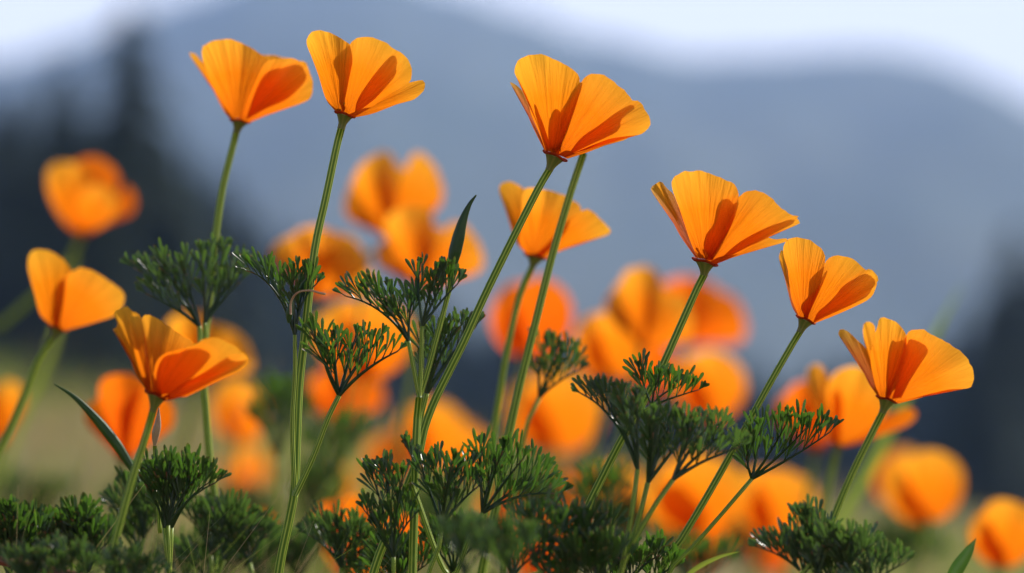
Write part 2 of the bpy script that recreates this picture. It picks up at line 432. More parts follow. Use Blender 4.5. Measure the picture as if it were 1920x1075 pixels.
zfun = []
def petal(parent, d, outline, yL, yR, bulge, mat='petal', fold=1.0, rag=1.2, nu=44, nv=16, flare=0.0, base=None, label=None, seed=0, pw=2.2, near=None, gap=6.0):
    """outline: photo-space points from the petal's base round its rim to the base again; yL, yR, bulge: real depth (0.2 mm units)
    of its left edge, right edge and middle, negative towards the camera"""
    rr = random.Random(seed * 31 + int(outline[0][0]) + int(outline[len(outline) // 2][1]))
    o = resample2(outline, nu)
    if base is None: base = ((outline[0][0] + outline[-1][0]) / 2, (outline[0][1] + outline[-1][1]) / 2)
    B = Vector((base[0], base[1], 0))
    Lm = max((p - B).length for p in o)
    # angular coordinate, unwrapped
    ang = []
    for p in o:
        q = p - B
        ang.append(math.atan2(q.x, -q.y) if q.length > 1e-6 else None)
    mid = o[nu // 2] - B; am = math.atan2(mid.x, -mid.y)
    def rel(a): 
        a = a - am
        while a > math.pi: a -= 2 * math.pi
        while a < -math.pi: a += 2 * math.pi
        return a
    ra = [rel(a) if a is not None else 0 for a in ang]
    core = ra[3:-3]
    lo, hi = min(core), max(core)
    ph = [rr.uniform(0, 6.28) for _ in range(5)]
    mb = MB(); rows = []
    noff = rr.uniform(0, 100)
    for j in range(nv + 1):
        v = j / nv; row = []
        for i, p in enumerate(o):
            u = i / (nu - 1)
            rim = min(1, max(0, ((p - B).length / Lm - 0.55) / 0.3))
            rg = 1.35 * rag * rim * (mnoise.noise(Vector((i * 0.55, noff, 0))) * 1.6 + mnoise.noise(Vector((i * 1.3, noff, 4))) * 0.9)
            pp = p + (p - B).normalized() * rg if (p - B).length > 1 else p
            bu = Vector(((outline[0][0] * (1 - u) + outline[-1][0] * u), (outline[0][1] * (1 - u) + outline[-1][1] * u), 0))
            q = bu.lerp(pp, v)
            rho = min(1.05, (q - B).length / Lm)
            a = min(1, max(0, (ra[i] - lo) / max(1e-3, hi - lo)))
            S = 1 - (1 - min(1, rho)) ** pw
            z = S * (yL * (1 - a) + yR * a + bulge * math.sin(math.pi * a))
            z += flare * rho ** 3 * math.sin(math.pi * a)
            wv = (math.sin(a * 11 + ph[0]) + 0.7 * math.sin(a * 19 + ph[1]) + 0.5 * math.sin(a * 31 + ph[2] + rho * 2)) * rho ** 1.5
            z += fold * 3.2 * wv
            if near: z = near(q) + gap * min(1, rho * 3)
            w = P(q.x, q.y, d, z)
            row.append(mb.vert(w, a, rho))
        rows.append(row)
    for j in range(nv):
        for i in range(nu - 1):
            mb.f.append((rows[j][i], rows[j][i + 1], rows[j + 1][i + 1], rows[j + 1][i]))
    def zat(q):
        e = q - B; rho = min(1.05, e.length / Lm)
        a = min(1, max(0, (rel(math.atan2(e.x, -e.y)) - lo) / max(1e-3, hi - lo))) if e.length > 1e-3 else .5
        z = (1 - (1 - min(1, rho)) ** pw) * (yL * (1 - a) + yR * a + bulge * math.sin(math.pi * a))
        wv = (math.sin(a * 11 + ph[0]) + 0.7 * math.sin(a * 19 + ph[1]) + 0.5 * math.sin(a * 31 + ph[2] + rho * 2)) * rho ** 1.5
        return z + fold * 3.2 * wv
    zfun.append(zat)
    ob = mb.build('petal', M[mat], parent)
    if label: ob['label'] = label
    return ob

def stem_part(parent, d, pts, w0, w1=None, name='stem', mat='stem', seg=28, ribs=7, n=None):
    """w: width in photo pixels"""
    w1 = w1 or w0
    P3 = [P(p[0], p[1], d + (p[2] if len(p) > 2 else 0)) for p in pts]
    for end in (0, -1):
        if pts[end][1] >= 1070:          # carry on below the picture down to the soil
            L_, V_ = P3[end], P3[1 if end == 0 else -2]
            dr = (L_ - V_).normalized(); h_ = L_.z - ground_z(L_.x, L_.y) + .01
            o_ = Vector((dr.x, dr.y, 0)) / max(.5, abs(dr.z)) * h_
            ex = [L_ + o_ * .3 + Vector((0, 0, -h_ * .45)), L_ + o_ * .45 + Vector((0, 0, -h_))]
            P3 = P3 + ex if end == -1 else ex[::-1] + P3
            n = (n or len(pts) * 5) + 8
    k = 0.0001988 * d / 2 * .9
    mb = MB(); tube(mb, P3, [w0 * k, (w0 * .6 + w1 * .4) * k, w1 * k], seg=seg, ribs=ribs, ribamp=0.075, n=n)
    return mb.build(name, M[mat], parent)

def receptacle(parent, d, bl, br, tipd, h=22, sw=10, simple=False):
    """rim disc from bl to br (photo points), funnel narrowing down to the stem at tipd"""
    cx, cy = (bl[0] + br[0]) / 2, (bl[1] + br[1]) / 2
    C = P(cx, cy, d); A = P(bl[0], bl[1], d); Bq = P(br[0], br[1], d); T = P(tipd[0], tipd[1], d)
    rx = (Bq - A).length / 2
    X = (Bq - A).normalized(); Z = (C - T); Z = (Z - X * Z.dot(X)).normalized(); Y = Z.cross(X)
    mb = MB(); seg = 24; prof = [(-0.06, 0.02), (-0.05, 0.9), (0.0, 1.0), (0.12, 0.80), (0.35, 0.62), (0.65, 0.44), (0.9, 0.33), (1.08, 0.27)]
    rows = []
    for t, r in prof:
        c = C.lerp(T, t); row = []
        rs_ = sw * 0.0001 * d
        q = max(r * rx * 0.86, rs_ * 1.0) if t > -.055 else 1e-5
        for s in range(seg + 1):
            th = 2 * math.pi * s / seg
            row.append(mb.vert(c + X * math.cos(th) * q + Y * math.sin(th) * q, s / seg, t))
        rows.append(row)
    for a, b in zip(rows, rows[1:]):
        for s in range(seg): mb.f.append((a[s], b[s], b[s + 1], a[s + 1]))
    mb.build('receptacle', M['cone'], parent)
    mb = MB(); rows = []
    for s in range(seg * 2 + 1):
        th = math.pi * s / seg
        e = X * math.cos(th) + Y * math.sin(th); wv = 1 + 0.05 * math.sin(th * 5) + 0.03 * math.sin(th * 9 + 1)
        row = []
        for q in range(9):
            ph = 2 * math.pi * q / 8
            row.append(mb.vert(C + e * rx * (0.88 * wv + 0.12 * math.cos(ph)) + Z * rx * (0.10 * math.sin(ph) + .07 * math.sin(th * 3) + 0.05), s / seg, q / 8))
        rows.append(row)
    for a, b in zip(rows, rows[1:]):
        for q in range(8): mb.f.append((a[q], a[q + 1], b[q + 1], b[q]))
    mb.build('rim', M['rim'], parent)

def stamens(parent, d, c, up, n=12, h=32, spread=.45):
    mb = MB(); rr = random.Random(int(c[0]))
    for i in range(n):
        a = up + rr.uniform(-spread, spread); l = h * rr.uniform(.6, 1.1); z = rr.uniform(-14, 14)
        p0 = P(c[0], c[1], d); p1 = P(c[0] + math.sin(a) * l, c[1] - math.cos(a) * l, d, z)
        pm = p0.lerp(p1, .6)
        tube(mb, [p0, pm, p1], [0.00016, 0.00016, 0.0004], seg=5, n=6)
    mb.build('stamens', M['stamen'], parent)

def on_soil(p): return Vector((p.x, p.y, ground_z(p.x, p.y)))
POPPY_GROUP = 'orange poppies on the hillside'
def poppy(label, d, petals, bl, br, neck, stem, w0, w1=None, mat='petal', st=None, fold=1.0, rag=1.2, shade_petals=()):
    root = empty('poppy', on_soil(P(stem[-1][0], stem[-1][1], d)))
    tag(root, label, 'poppy', POPPY_GROUP)
    for i, pt in enumerate(petals):
        kw = dict(mat=mat, fold=fold, rag=rag, seed=i + 1); kw.update(pt[4] if len(pt) > 4 else {})
        petal(root, d, pt[0], pt[1], pt[2], pt[3], **kw)
    k0 = len(zfun) - len(petals)
    for j, (which, gap, o) in enumerate(shade_petals):  # added hidden petals, outlined so their shadows fall on the front ones
        sx, sy = gap * sdir.x / sdir.y * .8, -gap * sdir.z / sdir.y * .8
        cxm, cym = (bl[0] + br[0]) / 2, (bl[1] + br[1]) / 2
        oo = [(x + sx * min(1, math.hypot(x - cxm, y - cym) / 50), y + sy * min(1, math.hypot(x - cxm, y - cym) / 50)) for x, y in o]
        petal(root, d, oo, 0, 0, 0, mat=mat, fold=0, rag=2.2, nu=36, nv=12, seed=20 + j, near=zfun[k0 + which], gap=gap, base=(cxm, cym))
    receptacle(root, d, bl, br, neck, sw=w0)
    stem_part(root, d, [neck] + stem, w0, w1)
    if st: stamens(root, d, st, math.atan2((bl[0] + br[0]) / 2 - neck[0], neck[1] - (bl[1] + br[1]) / 2))
    return root

# --- leaves: finely divided
def lobe(mb, p0, dirv, L, w, rr, updir, red):
    """one narrow blade in (px, py, z) space"""
    nrm = Vector((rr.gauss(0, .38), rr.gauss(-.3, .38), -1)).normalized()
    dirv = dirv.normalized()
    side = dirv.cross(nrm)
    if side.length < 1e-3: side = Vector((1, 0, 0))
    side.normalize(); nn = side.cross(dirv)
    prof = [(0, .26), (.22, .34), (.45, .52), (.68, .86), (.84, 1.0), (.95, .74), (1.0, .25)]
    prev = None
    for t, r in prof:
        c = p0 + dirv * (L * t) + updir * (L * t * t)
        q = (mb.vert(c - side * (w * r * .5) + nn * (w * .16 * r), red, t), mb.vert(c - nn * (w * .12 * r), red, t), mb.vert(c + side * (w * r * .5) + nn * (w * .16 * r), red, t))
        if prev:
            mb.f.append((prev[0], prev[1], q[1], q[0])); mb.f.append((prev[1], prev[2], q[2], q[1]))
        prev = q

def quad(a, c, b, t): return a * ((1 - t) ** 2) + c * (2 * t * (1 - t)) + b * (t * t)

def leaflet(parent, d, base, tip, ctrl, pl, rr, mat, lw, zt, start=.3, dens=8.0, w=4.5, nlobes=3):
    mb = MB()
    B = Vector((base[0], base[1], base[2] if len(base) > 2 else 0)); T = Vector((base[0] + (tip[0] - base[0]) * .94, base[1] + (tip[1] - base[1]) * .90, zt))
    Cn = Vector((ctrl[0], ctrl[1], B.z * .7 + zt * .3))
    n = 9; cpts = [quad(B, Cn, T, i / (n - 1)) for i in range(n)]
    tube(mb, cpts, [w * .5, w * .36, w * .2], seg=7, n=12, cap=False)
    Lr = sum((b - a).length for a, b in zip(cpts, cpts[1:]))
    cnt = max(4, int(Lr * (1 - start) / dens)); up = Vector((0, -1, 0))
    for i in range(cnt + 1):
        t = start + (1 - start) * (i / cnt) ** 0.9
        p = quad(B, Cn, T, t)
        tg = (quad(B, Cn, T, min(1, t + .02)) - quad(B, Cn, T, t - .02)).normalized()
        last = i == cnt
        perp = Vector((-tg.y, tg.x, 0))
        if perp.length < .1: perp = Vector((1, 0, 0))
        perp.normalize()
        flat = abs(tg.x) > .38            # an arching leaflet carries its pinnae on the upper side
        s = 0 if last else (1 if i % 2 else -1)
        if flat and not last: s = 1 if perp.dot(up) > 0 else -1
        ln = pl * 2.0 * (0.62 + 0.5 * math.sin(math.pi * min(1, (t - start) / (1 - start) * .8 + .2))) * rr.uniform(.8, 1.15)
        if last: ln *= .8
        zj = rr.gauss(0, .2) + (.28 if i % 2 else -.28) * (0 if last else 1)
        dv = tg * .9 + perp * (s * rr.uniform(.25, .5)) + up * .42 + Vector((0, 0, zj))
        dv.normalize()
        ax = ln * .26
        q = p + dv * ax
        tube(mb, [p, p.lerp(q, .5), q], [w * .2, w * .17, w * .14], seg=5, n=4, cap=False)
        sd = dv.cross(Vector((rr.gauss(0, .25), rr.gauss(0, .25), 1))).normalized()
        spots = [(1.0, 0.0), (.7, .14), (.45, -.16), (.1, .22)]
        for m_, (tt, f) in enumerate(spots):
            if m_ > 1 and rr.random() < .3: continue
            dd = dv + sd * (f * rr.uniform(.7, 1.3)) + Vector((0, 0, rr.gauss(0, .1)))
            bend = sd * (f * rr.uniform(.5, 1.3)) + up * rr.uniform(.02, .14) + Vector((0, 0, rr.gauss(0, .08)))
            lobe(mb, p + dv * (ax * tt), dd, ln * (.78 - .10 * tt) * rr.uniform(.7, 1.08), lw * rr.uniform(.8, 1.15), rr, bend, rr.random() ** 2)
    mb.v = [P(v[0], v[1], d, v[2] * d) for v in mb.v]
    return mb.build('leaflet', mat, parent)

def leaf(parent, d, base, tips, pl=30, mat='leaf', lw=6.9, petiole=None, seed=0, w=5.5, zs=.28, dens=17, curve=.62, nlobes=3):
    """base: photo point where the blade divides; tips: ends of its leaflets; petiole: points from the plant to the base"""
    rr = random.Random(seed * 7 + int(base[0]) * 13 + int(base[1]))
    root = empty('leaf', P(base[0], base[1], d) - parent_world(parent)); root.parent = parent
    if petiole:
        stem_part(root, d, list(petiole) + [base], w * 1.25, w, name='petiole', mat='stem', seg=14, ribs=5)
    for i, tp in enumerate(tips):
        cx = base[0] + (tp[0] - base[0]) * (.28 + .1 * rr.random())
        cyy = base[1] + (tp[1] - base[1]) * curve
        if len(tp) > 2: cx, cyy = tp[2], tp[3]
        L = math.hypot(tp[0] - base[0], tp[1] - base[1])
        zt = rr.uniform(-1, 1) * zs * L
        leaflet(root, d, base, tp, (cx, cyy), pl, rr, M[mat], lw, zt, w=w * .8, dens=dens, start=.25 if L < 80 else .35, nlobes=nlobes)
    return root

def pod(parent, d, pts, w, name='seed_pod', mat='grass', label=None):
    mb = MB(); P3 = [P(p[0], p[1], d) for p in pts]; k = 0.0001 * d
    tube(mb, P3, [w * .3 * k, w * .75 * k, w * k, w * .95 * k, w * .7 * k, w * .4 * k, w * .12 * k], seg=20, ribs=5, ribamp=.07, n=40)
    o = mb.build(name, M[mat], parent)
    if label: o['label'] = label
    return o

# ---- hero poppies, in focus -------------------------------------------------
pA = poppy('soft-edged orange poppy with one tall petal, leftmost at the top', 1.075, [
    ([(434, 226), (419, 207), (393, 157), (356, 104), (364, 99), (376, 112), (392, 130), (415, 175), (440, 222)], 60, 20, 10),
    ([(448, 224), (462, 160), (478, 110), (500, 104), (540, 110), (560, 130), (545, 165), (500, 205), (462, 226)], 30, 20, 50),
    ([(437, 224), (426, 207), (400, 165), (387, 131), (377, 96), (393, 79), (416, 74), (439, 76), (465, 87), (486, 100), (502, 115), (492, 145), (476, 175), (452, 222)], -20, -30, -50),
    ([(446, 226), (462, 190), (480, 150), (497, 118), (518, 111), (551, 110), (573, 124), (586, 152), (584, 181), (570, 192), (540, 203), (512, 212), (468, 230)], -62, -50, -40, dict(fold=1.8)),
  ], (430, 226), (470, 232), (443, 248), [(435, 280), (418, 350), (406, 430), (398, 520), (388, 600), (381, 690), (386, 770), (392, 850), (402, 945), (400, 1090)], 14, 18, shade_petals=[(3, 6, [(460, 226), (480, 165), (500, 138), (530, 128), (560, 124), (573, 140), (562, 166), (532, 192), (500, 206)])])
pB = poppy('sharp orange poppy with a small drooping right petal, second from the left at the top', 1.0, [
    ([(640, 212), (655, 150), (668, 105), (690, 82), (722, 92), (735, 120), (715, 165), (660, 214)], 40, 30, 50),
    ([(650, 214), (668, 205), (700, 182), (740, 165), (765, 156), (792, 151), (795, 168), (778, 186), (747, 195), (700, 213), (664, 221)], -10, 20, -20, dict(fold=.7)),
    ([(632, 209), (636, 180), (640, 130), (636, 95), (646, 82), (657, 95), (661, 115), (655, 150), (650, 205)], 4, 18, 16, dict(rag=.4)),  # extra hidden strip, shaped to lay its shadow on the left petal
    ([(628, 208), (611, 186), (596, 139), (586, 112), (574, 78), (583, 61), (602, 57), (622, 63), (649, 79), (656, 88), (661, 113), (655, 149), (648, 186), (644, 212)], -18, -32, -42),
    ([(640, 212), (646, 180), (652, 130), (654, 90), (663, 74), (684, 70), (713, 75), (736, 89), (752, 97), (767, 115), (773, 139), (765, 157), (730, 178), (695, 202), (664, 220)], -20, -60, -40),
  ], (626, 210), (666, 222), (640, 240), [(631, 275), (611, 370), (593, 450), (583, 520), (572, 620), (561, 720), (556, 830), (552, 920), (540, 985), (520, 1090)], 15, 22, st=(645, 212), shade_petals=[(4, 6, [(664, 216), (668, 190), (700, 142), (738, 103), (745, 125), (735, 150), (700, 190)])])
pC = poppy('largest sharp orange poppy with two broad petals, top centre', 1.0, [
    # back petal hidden inside the bowl, throws its shade through the front ones
    ([(1035, 284), (1046, 240), (1058, 205), (1084, 168), (1110, 158), (1150, 178), (1165, 205), (1130, 250), (1055, 292)], 50, 60, 40),
    ([(1020, 281), (996, 232), (976, 180), (954, 153), (969, 161), (989, 180), (1000, 212), (1016, 250), (1032, 284)], -5, 52, 10, dict(fold=.5)),
    ([(1046, 290), (1075, 270), (1101, 268), (1137, 256), (1168, 253), (1179, 257), (1168, 264), (1146, 269), (1101, 286), (1064, 298)], -20, 30, -15, dict(fold=.4, rag=.4)),
    ([(1022, 282), (1010, 245), (996, 215), (989, 183), (975, 155), (964, 135), (969, 117), (984, 106), (1014, 102), (1043, 114), (1070, 128), (1084, 141), (1087, 152), (1084, 180), (1075, 220), (1062, 250), (1048, 290)], -10, -26, -55, dict(nu=60, nv=22)),
    ([(1040, 288), (1054, 258), (1072, 215), (1084, 170), (1094, 148), (1112, 138), (1134, 142), (1168, 167), (1186, 188), (1200, 190), (1209, 206), (1219, 223), (1216, 241), (1199, 253), (1177, 255), (1137, 262), (1094, 283), (1060, 296)], -14, -40, -60, dict(fold=1.7, nu=64, nv=22)),
  ], (1017, 284), (1063, 304), (1030, 318), [(1010, 352), (975, 420), (940, 490), (905, 562), (870, 640), (840, 700), (813, 755), (795, 805), (783, 860), (760, 920), (735, 985), (695, 1090)], 15, 21, st=(1041, 288), fold=1.1, shade_petals=[(3, 6, [(1052, 286), (1042, 240), (1050, 212), (1062, 192), (1073, 172), (1084, 162), (1083, 190), (1070, 240)]), (3, 5, [(1026, 282), (1010, 250), (1000, 215), (1000, 198), (1008, 218), (1018, 245), (1032, 275)]), (3, 6, [(1030, 282), (1024, 245), (1032, 216), (1046, 209), (1052, 235), (1046, 284)]), (4, 6, [(1062, 294), (1085, 264), (1118, 240), (1150, 216), (1180, 198), (1192, 202), (1165, 225), (1155, 250), (1105, 275)])])
pD = poppy('sharp orange poppy with a scalloped centre petal, right of the middle', 1.0, [
    ([(1322, 488), (1345, 430), (1365, 385), (1385, 368), (1410, 372), (1425, 400), (1400, 445), (1340, 492)], 50, 40, 40),
    ([(1304, 483), (1275, 442), (1253, 401), (1227, 368), (1221, 352), (1236, 340), (1250, 352), (1266, 371), (1281, 420), (1297, 456), (1314, 486)], -10, 50, 15, dict(rag=1.8)),
    ([(1332, 490), (1360, 470), (1400, 452), (1430, 443), (1452, 449), (1474, 447), (1475, 453), (1433, 465), (1380, 481), (1342, 496)], -24, 24, -20, dict(fold=.4, rag=.5)),
    ([(1308, 484), (1294, 452), (1275, 395), (1261, 355), (1262, 333), (1275, 324), (1290, 321), (1316, 321), (1351, 333), (1376, 347), (1385, 363), (1380, 390), (1370, 427), (1354, 464), (1334, 489)], -12, -30, -55, dict(rag=1.9, nu=60, nv=22)),
    ([(1322, 488), (1345, 455), (1366, 415), (1382, 376), (1395, 362), (1414, 357), (1439, 366), (1458, 384), (1480, 401), (1499, 414), (1496, 421), (1449, 440), (1427, 452), (1376, 481), (1342, 496)], -10, -50, -55, dict(nu=60, nv=22, fold=1.5)),
  ], (1297, 486), (1346, 500), (1320, 515), [(1305, 545), (1275, 612), (1240, 690), (1205, 755), (1165, 825), (1130, 893), (1098, 960), (1075, 1030), (1058, 1090)], 15, 21, st=(1324, 488), shade_petals=[(3, 6, [(1336, 489), (1318, 470), (1320, 445), (1334, 425), (1342, 392), (1350, 378), (1362, 374), (1374, 380), (1376, 395), (1368, 425), (1352, 465)]), (4, 6, [(1342, 494), (1378, 462), (1418, 438), (1455, 422), (1485, 412), (1488, 420), (1449, 439), (1420, 453), (1376, 479)])])
pE = poppy('upright sharp orange poppy with two smooth petals, just below the scalloped one', 1.012, [
    ([(1504, 600), (1520, 560), (1542, 520), (1570, 500), (1595, 505), (1600, 540), (1570, 575), (1520, 604)], 44, 40, 36),
    ([(1495, 592), (1484, 572), (1471, 521), (1461, 486), (1465, 470), (1474, 480), (1482, 530), (1500, 596)], -5, 44, 5),
    ([(1497, 592), (1484, 559), (1477, 506), (1468, 472), (1476, 451), (1496, 446), (1522, 453), (1544, 471), (1547, 490), (1541, 521), (1530, 560), (1514, 600)], -12, -24, -48, dict(fold=.7)),
    ([(1506, 600), (1522, 570), (1538, 520), (1550, 488), (1572, 479), (1601, 487), (1622, 507), (1639, 514), (1644, 534), (1632, 559), (1601, 576), (1560, 594), (1526, 607)], -8, -44, -48, dict(fold=1.0)),
  ], (1492, 593), (1529, 609), (1500, 622), [(1480, 655), (1440, 725), (1400, 798), (1360, 870), (1320, 940), (1275, 1015), (1232, 1090)], 13, 19, mat='petal', shade_petals=[(2, 6, [(1513, 600), (1500, 578), (1512, 560), (1527, 540), (1543, 515), (1540, 535), (1528, 566)]), (3, 6, [(1524, 606), (1530, 590), (1546, 575), (1563, 558), (1577, 540), (1600, 524), (1622, 514), (1634, 524), (1636, 540), (1624, 558), (1592, 576), (1556, 592)])])
pF = poppy('wide open orange poppy with folded petals at its left, rightmost of the sharp ones', 1.03, [
    ([(1650, 744), (1657, 700), (1668, 655), (1698, 640), (1740, 655), (1740, 680), (1715, 715), (1680, 752)], 40, 40, 30),
    ([(1648, 742), (1634, 690), (1620, 640), (1618, 612), (1627, 603), (1640, 612), (1643, 660), (1655, 742)], 40, 10, 20),
    ([(1645, 742), (1628, 718), (1611, 679), (1591, 645), (1573, 630), (1574, 619), (1588, 620), (1606, 637), (1624, 655), (1633, 690), (1650, 742)], -30, 36, -5, dict(rag=1.6)),
    ([(1648, 743), (1640, 718), (1632, 670), (1642, 625), (1652, 595), (1675, 602), (1690, 614), (1699, 628), (1702, 670), (1685, 715), (1668, 748)], -12, -34, -44, dict(rag=1.4)),
    ([(1658, 748), (1672, 715), (1688, 668), (1698, 632), (1708, 620), (1728, 618), (1754, 630), (1786, 649), (1803, 660), (1820, 683), (1826, 705), (1822, 724), (1812, 729), (1775, 731), (1733, 744), (1685, 757)], -20, -50, -52, dict(fold=2.0, nu=60)),
  ], (1642, 744), (1684, 757), (1655, 773), [(1635, 812), (1600, 882), (1575, 940), (1555, 992), (1525, 1090)], 14, 18, shade_petals=[(3, 6, [(1662, 747), (1658, 700), (1666, 648), (1682, 640), (1696, 640), (1700, 670), (1686, 720)]), (4, 6, [(1672, 749), (1690, 690), (1700, 642), (1722, 644), (1738, 655), (1733, 670), (1704, 715), (1688, 748)])])
pG = poppy('ragged wide orange poppy leaning right, low at the left in front of the feathery leaves', 0.955, [
    ([(290, 742), (300, 690), (330, 655), (365, 645), (400, 650), (385, 690), (345, 728), (312, 748)], 44, 40, 36),
    ([(272, 728), (253, 699), (234, 646), (211, 618), (221, 610), (214, 586), (232, 576), (262, 592), (272, 636), (284, 735)], -5, 48, 0, dict(rag=3.0, fold=2.4)),
    ([(278, 735), (275, 690), (275, 646), (266, 597), (285, 592), (310, 608), (342, 630), (364, 648), (345, 690), (305, 745)], 20, 10, 20, dict(fold=1.5)),
    ([(274, 730), (260, 690), (247, 640), (243, 602), (252, 590), (266, 602), (272, 650), (284, 736)], -26, -16, -18, dict(rag=3.0, fold=1.6)),
    ([(300, 748), (340, 722), (385, 697), (430, 668), (455, 662), (464, 676), (452, 692), (411, 714), (350, 744)], -56, -50, -66, dict(rag=2.2)),
    ([(284, 738), (288, 699), (296, 674), (316, 661), (362, 650), (380, 637), (408, 634), (443, 652), (463, 673), (452, 690), (411, 710), (348, 741), (316, 751)], -26, -56, -45, dict(fold=2.2)),
  ], (270, 732), (316, 751), (287, 770), [(272, 822), (250, 890), (228, 970), (200, 1090)], 15, 20, mat='petal', shade_petals=[(5, 7, [(298, 742), (292, 702), (302, 676), (330, 666), (362, 656), (392, 668), (370, 700), (330, 738)])])
pH = poppy('slightly blurred two-lobed orange poppy at the far left', 1.14, [
    ([(100, 612), (108, 560), (120, 520), (150, 510), (190, 530), (180, 570), (120, 618)], 40, 40, 30),
    ([(94, 608), (76, 592), (65, 551), (52, 503), (57, 475), (76, 466), (104, 475), (130, 500), (138, 530), (132, 570), (114, 616)], -10, -10, -50, dict(fold=.7)),
    ([(100, 612), (106, 570), (110, 535), (126, 516), (152, 502), (183, 513), (221, 538), (234, 560), (221, 589), (177, 605), (124, 620)], -20, -40, -50, dict(fold=.8)),
  ], (90, 610), (126, 622), (100, 632), [(75, 668), (45, 740), (15, 810), (-20, 890), (-60, 1090)], 13, 18, shade_petals=[(1, 6, [(112, 614), (106, 570), (110, 536), (122, 524), (132, 540), (122, 590)])])
pI = poppy('slightly blurred flared orange poppy crossed by two green stems, centre', 1.11, [
    ([(1000, 480), (1010, 420), (1040, 380), (1080, 390), (1060, 440), (1020, 484)], 40, 40, 30),
    ([(986, 476), (967, 452), (949, 398), (935, 352), (951, 340), (971, 347), (985, 362), (992, 420), (1000, 478)], -10, 30, 0),
    ([(990, 478), (974, 456), (978, 389), (983, 355), (1007, 354), (1034, 358), (1063, 369), (1090, 392), (1065, 434), (1015, 484)], -20, -30, -50, dict(fold=1.7)),
    ([(998, 480), (1034, 450), (1067, 412), (1094, 394), (1110, 396), (1143, 429), (1139, 441), (1090, 455), (1045, 473), (1024, 485)], -36, -40, -40),
  ], (982, 478), (1028, 487), (998, 500), [(975, 552), (952, 650), (935, 750), (925, 815), (915, 900), (905, 1090)], 13, 19, mat='petal')

poppy('blurred orange poppy with a folded upright petal, right, behind the rightmost sharp one', 1.27, [
    ([(1562, 832), (1560, 780), (1575, 720), (1600, 700), (1640, 715), (1640, 770), (1580, 836)], 50, 50, 40),
    ([(1560, 832), (1535, 790), (1519, 740), (1512, 700), (1524, 683), (1542, 688), (1556, 712), (1560, 760), (1566, 832)], -8, 20, -10),
    ([(1574, 834), (1620, 806), (1665, 780), (1705, 765), (1718, 778), (1700, 798), (1640, 820), (1584, 838)], -10, 20, -20, dict(mat='petal_deep')),
    ([(1562, 832), (1556, 790), (1550, 735), (1562, 702), (1588, 688), (1620, 690), (1652, 712), (1668, 745), (1655, 785), (1610, 822), (1582, 837)], -16, -46, -60, dict(fold=1.6)),
  ], (1560, 832), (1586, 838), (1568, 850), [(1560, 880), (1545, 950), (1515, 1090)], 13, 16, shade_petals=[(3, 6, [(1562, 832), (1556, 790), (1556, 745), (1566, 735), (1576, 765), (1574, 832)])])
poppy('lone round reddish-orange poppy, blurred, highest at the left edge', 1.55, [
    ([(140, 434), (118, 390), (120, 330), (150, 298), (185, 296), (215, 318), (222, 350), (200, 400), (158, 438)], 50, 40, 60, dict(mat='petal_deep')),
    ([(150, 436), (185, 400), (215, 372), (238, 350), (254, 372), (246, 402), (215, 412), (160, 438)], 20, 40, 10, dict(mat='petal_deep')),
    ([(136, 434), (112, 405), (92, 365), (88, 325), (104, 306), (132, 304), (158, 318), (166, 350), (156, 400), (150, 436)], -20, -34, -50, dict(fold=1.8)),
    ([(140, 436), (140, 395), (152, 362), (180, 345), (212, 360), (222, 388), (205, 415), (164, 440)], -44, -50, -70, dict(fold=1.8)),
  ], (140, 437), (164, 442), (148, 452), [(140, 475), (80, 540), (0, 612), (-60, 660), (-260, 1090)], 13, 16)

# ---- poppies out of focus behind: shapes from templates fitted to their places
TPL = {
 'cup': [(-34, .95, .62, 10, 40, 10), (30, .95, .65, 30, 10, 20), (-14, 1.0, .72, -10, -20, -45), (26, .98, .74, -25, -40, -40)],
 'wide': [(-48, .9, .6, 10, 30, 10), (10, .92, .7, 30, 30, 30), (-22, 1.0, .75, -10, -20, -45), (42, 1.05, .8, -25, -40, -40)],
 'ball': [(0, .9, 1.05, 34, 34, 34), (-24, .93, .86, -8, -12, -34), (20, 1.0, 1.0, -26, -34, -56)],
 'tall': [(-24, .95, .5, 10, 30, 10), (12, .92, .55, 30, 30, 30), (-10, 1.0, .6, -10, -20, -40), (20, 1.0, .6, -25, -40, -40)],
}
SH = [(-.10, .0), (-.20, .25), (-.40, .58), (-.50, .80), (-.40, .94), (-.20, 1.0), (0, 1.01), (.20, 1.0), (.40, .94), (.50, .80), (.40, .58), (.20, .25), (.10, .0)]
SHB = [(-.14, .0), (-.33, .14), (-.46, .36), (-.5, .6), (-.43, .82), (-.24, .96), (0, 1.0), (.24, .96), (.43, .82), (.5, .6), (.46, .36), (.33, .14), (.14, .0)]
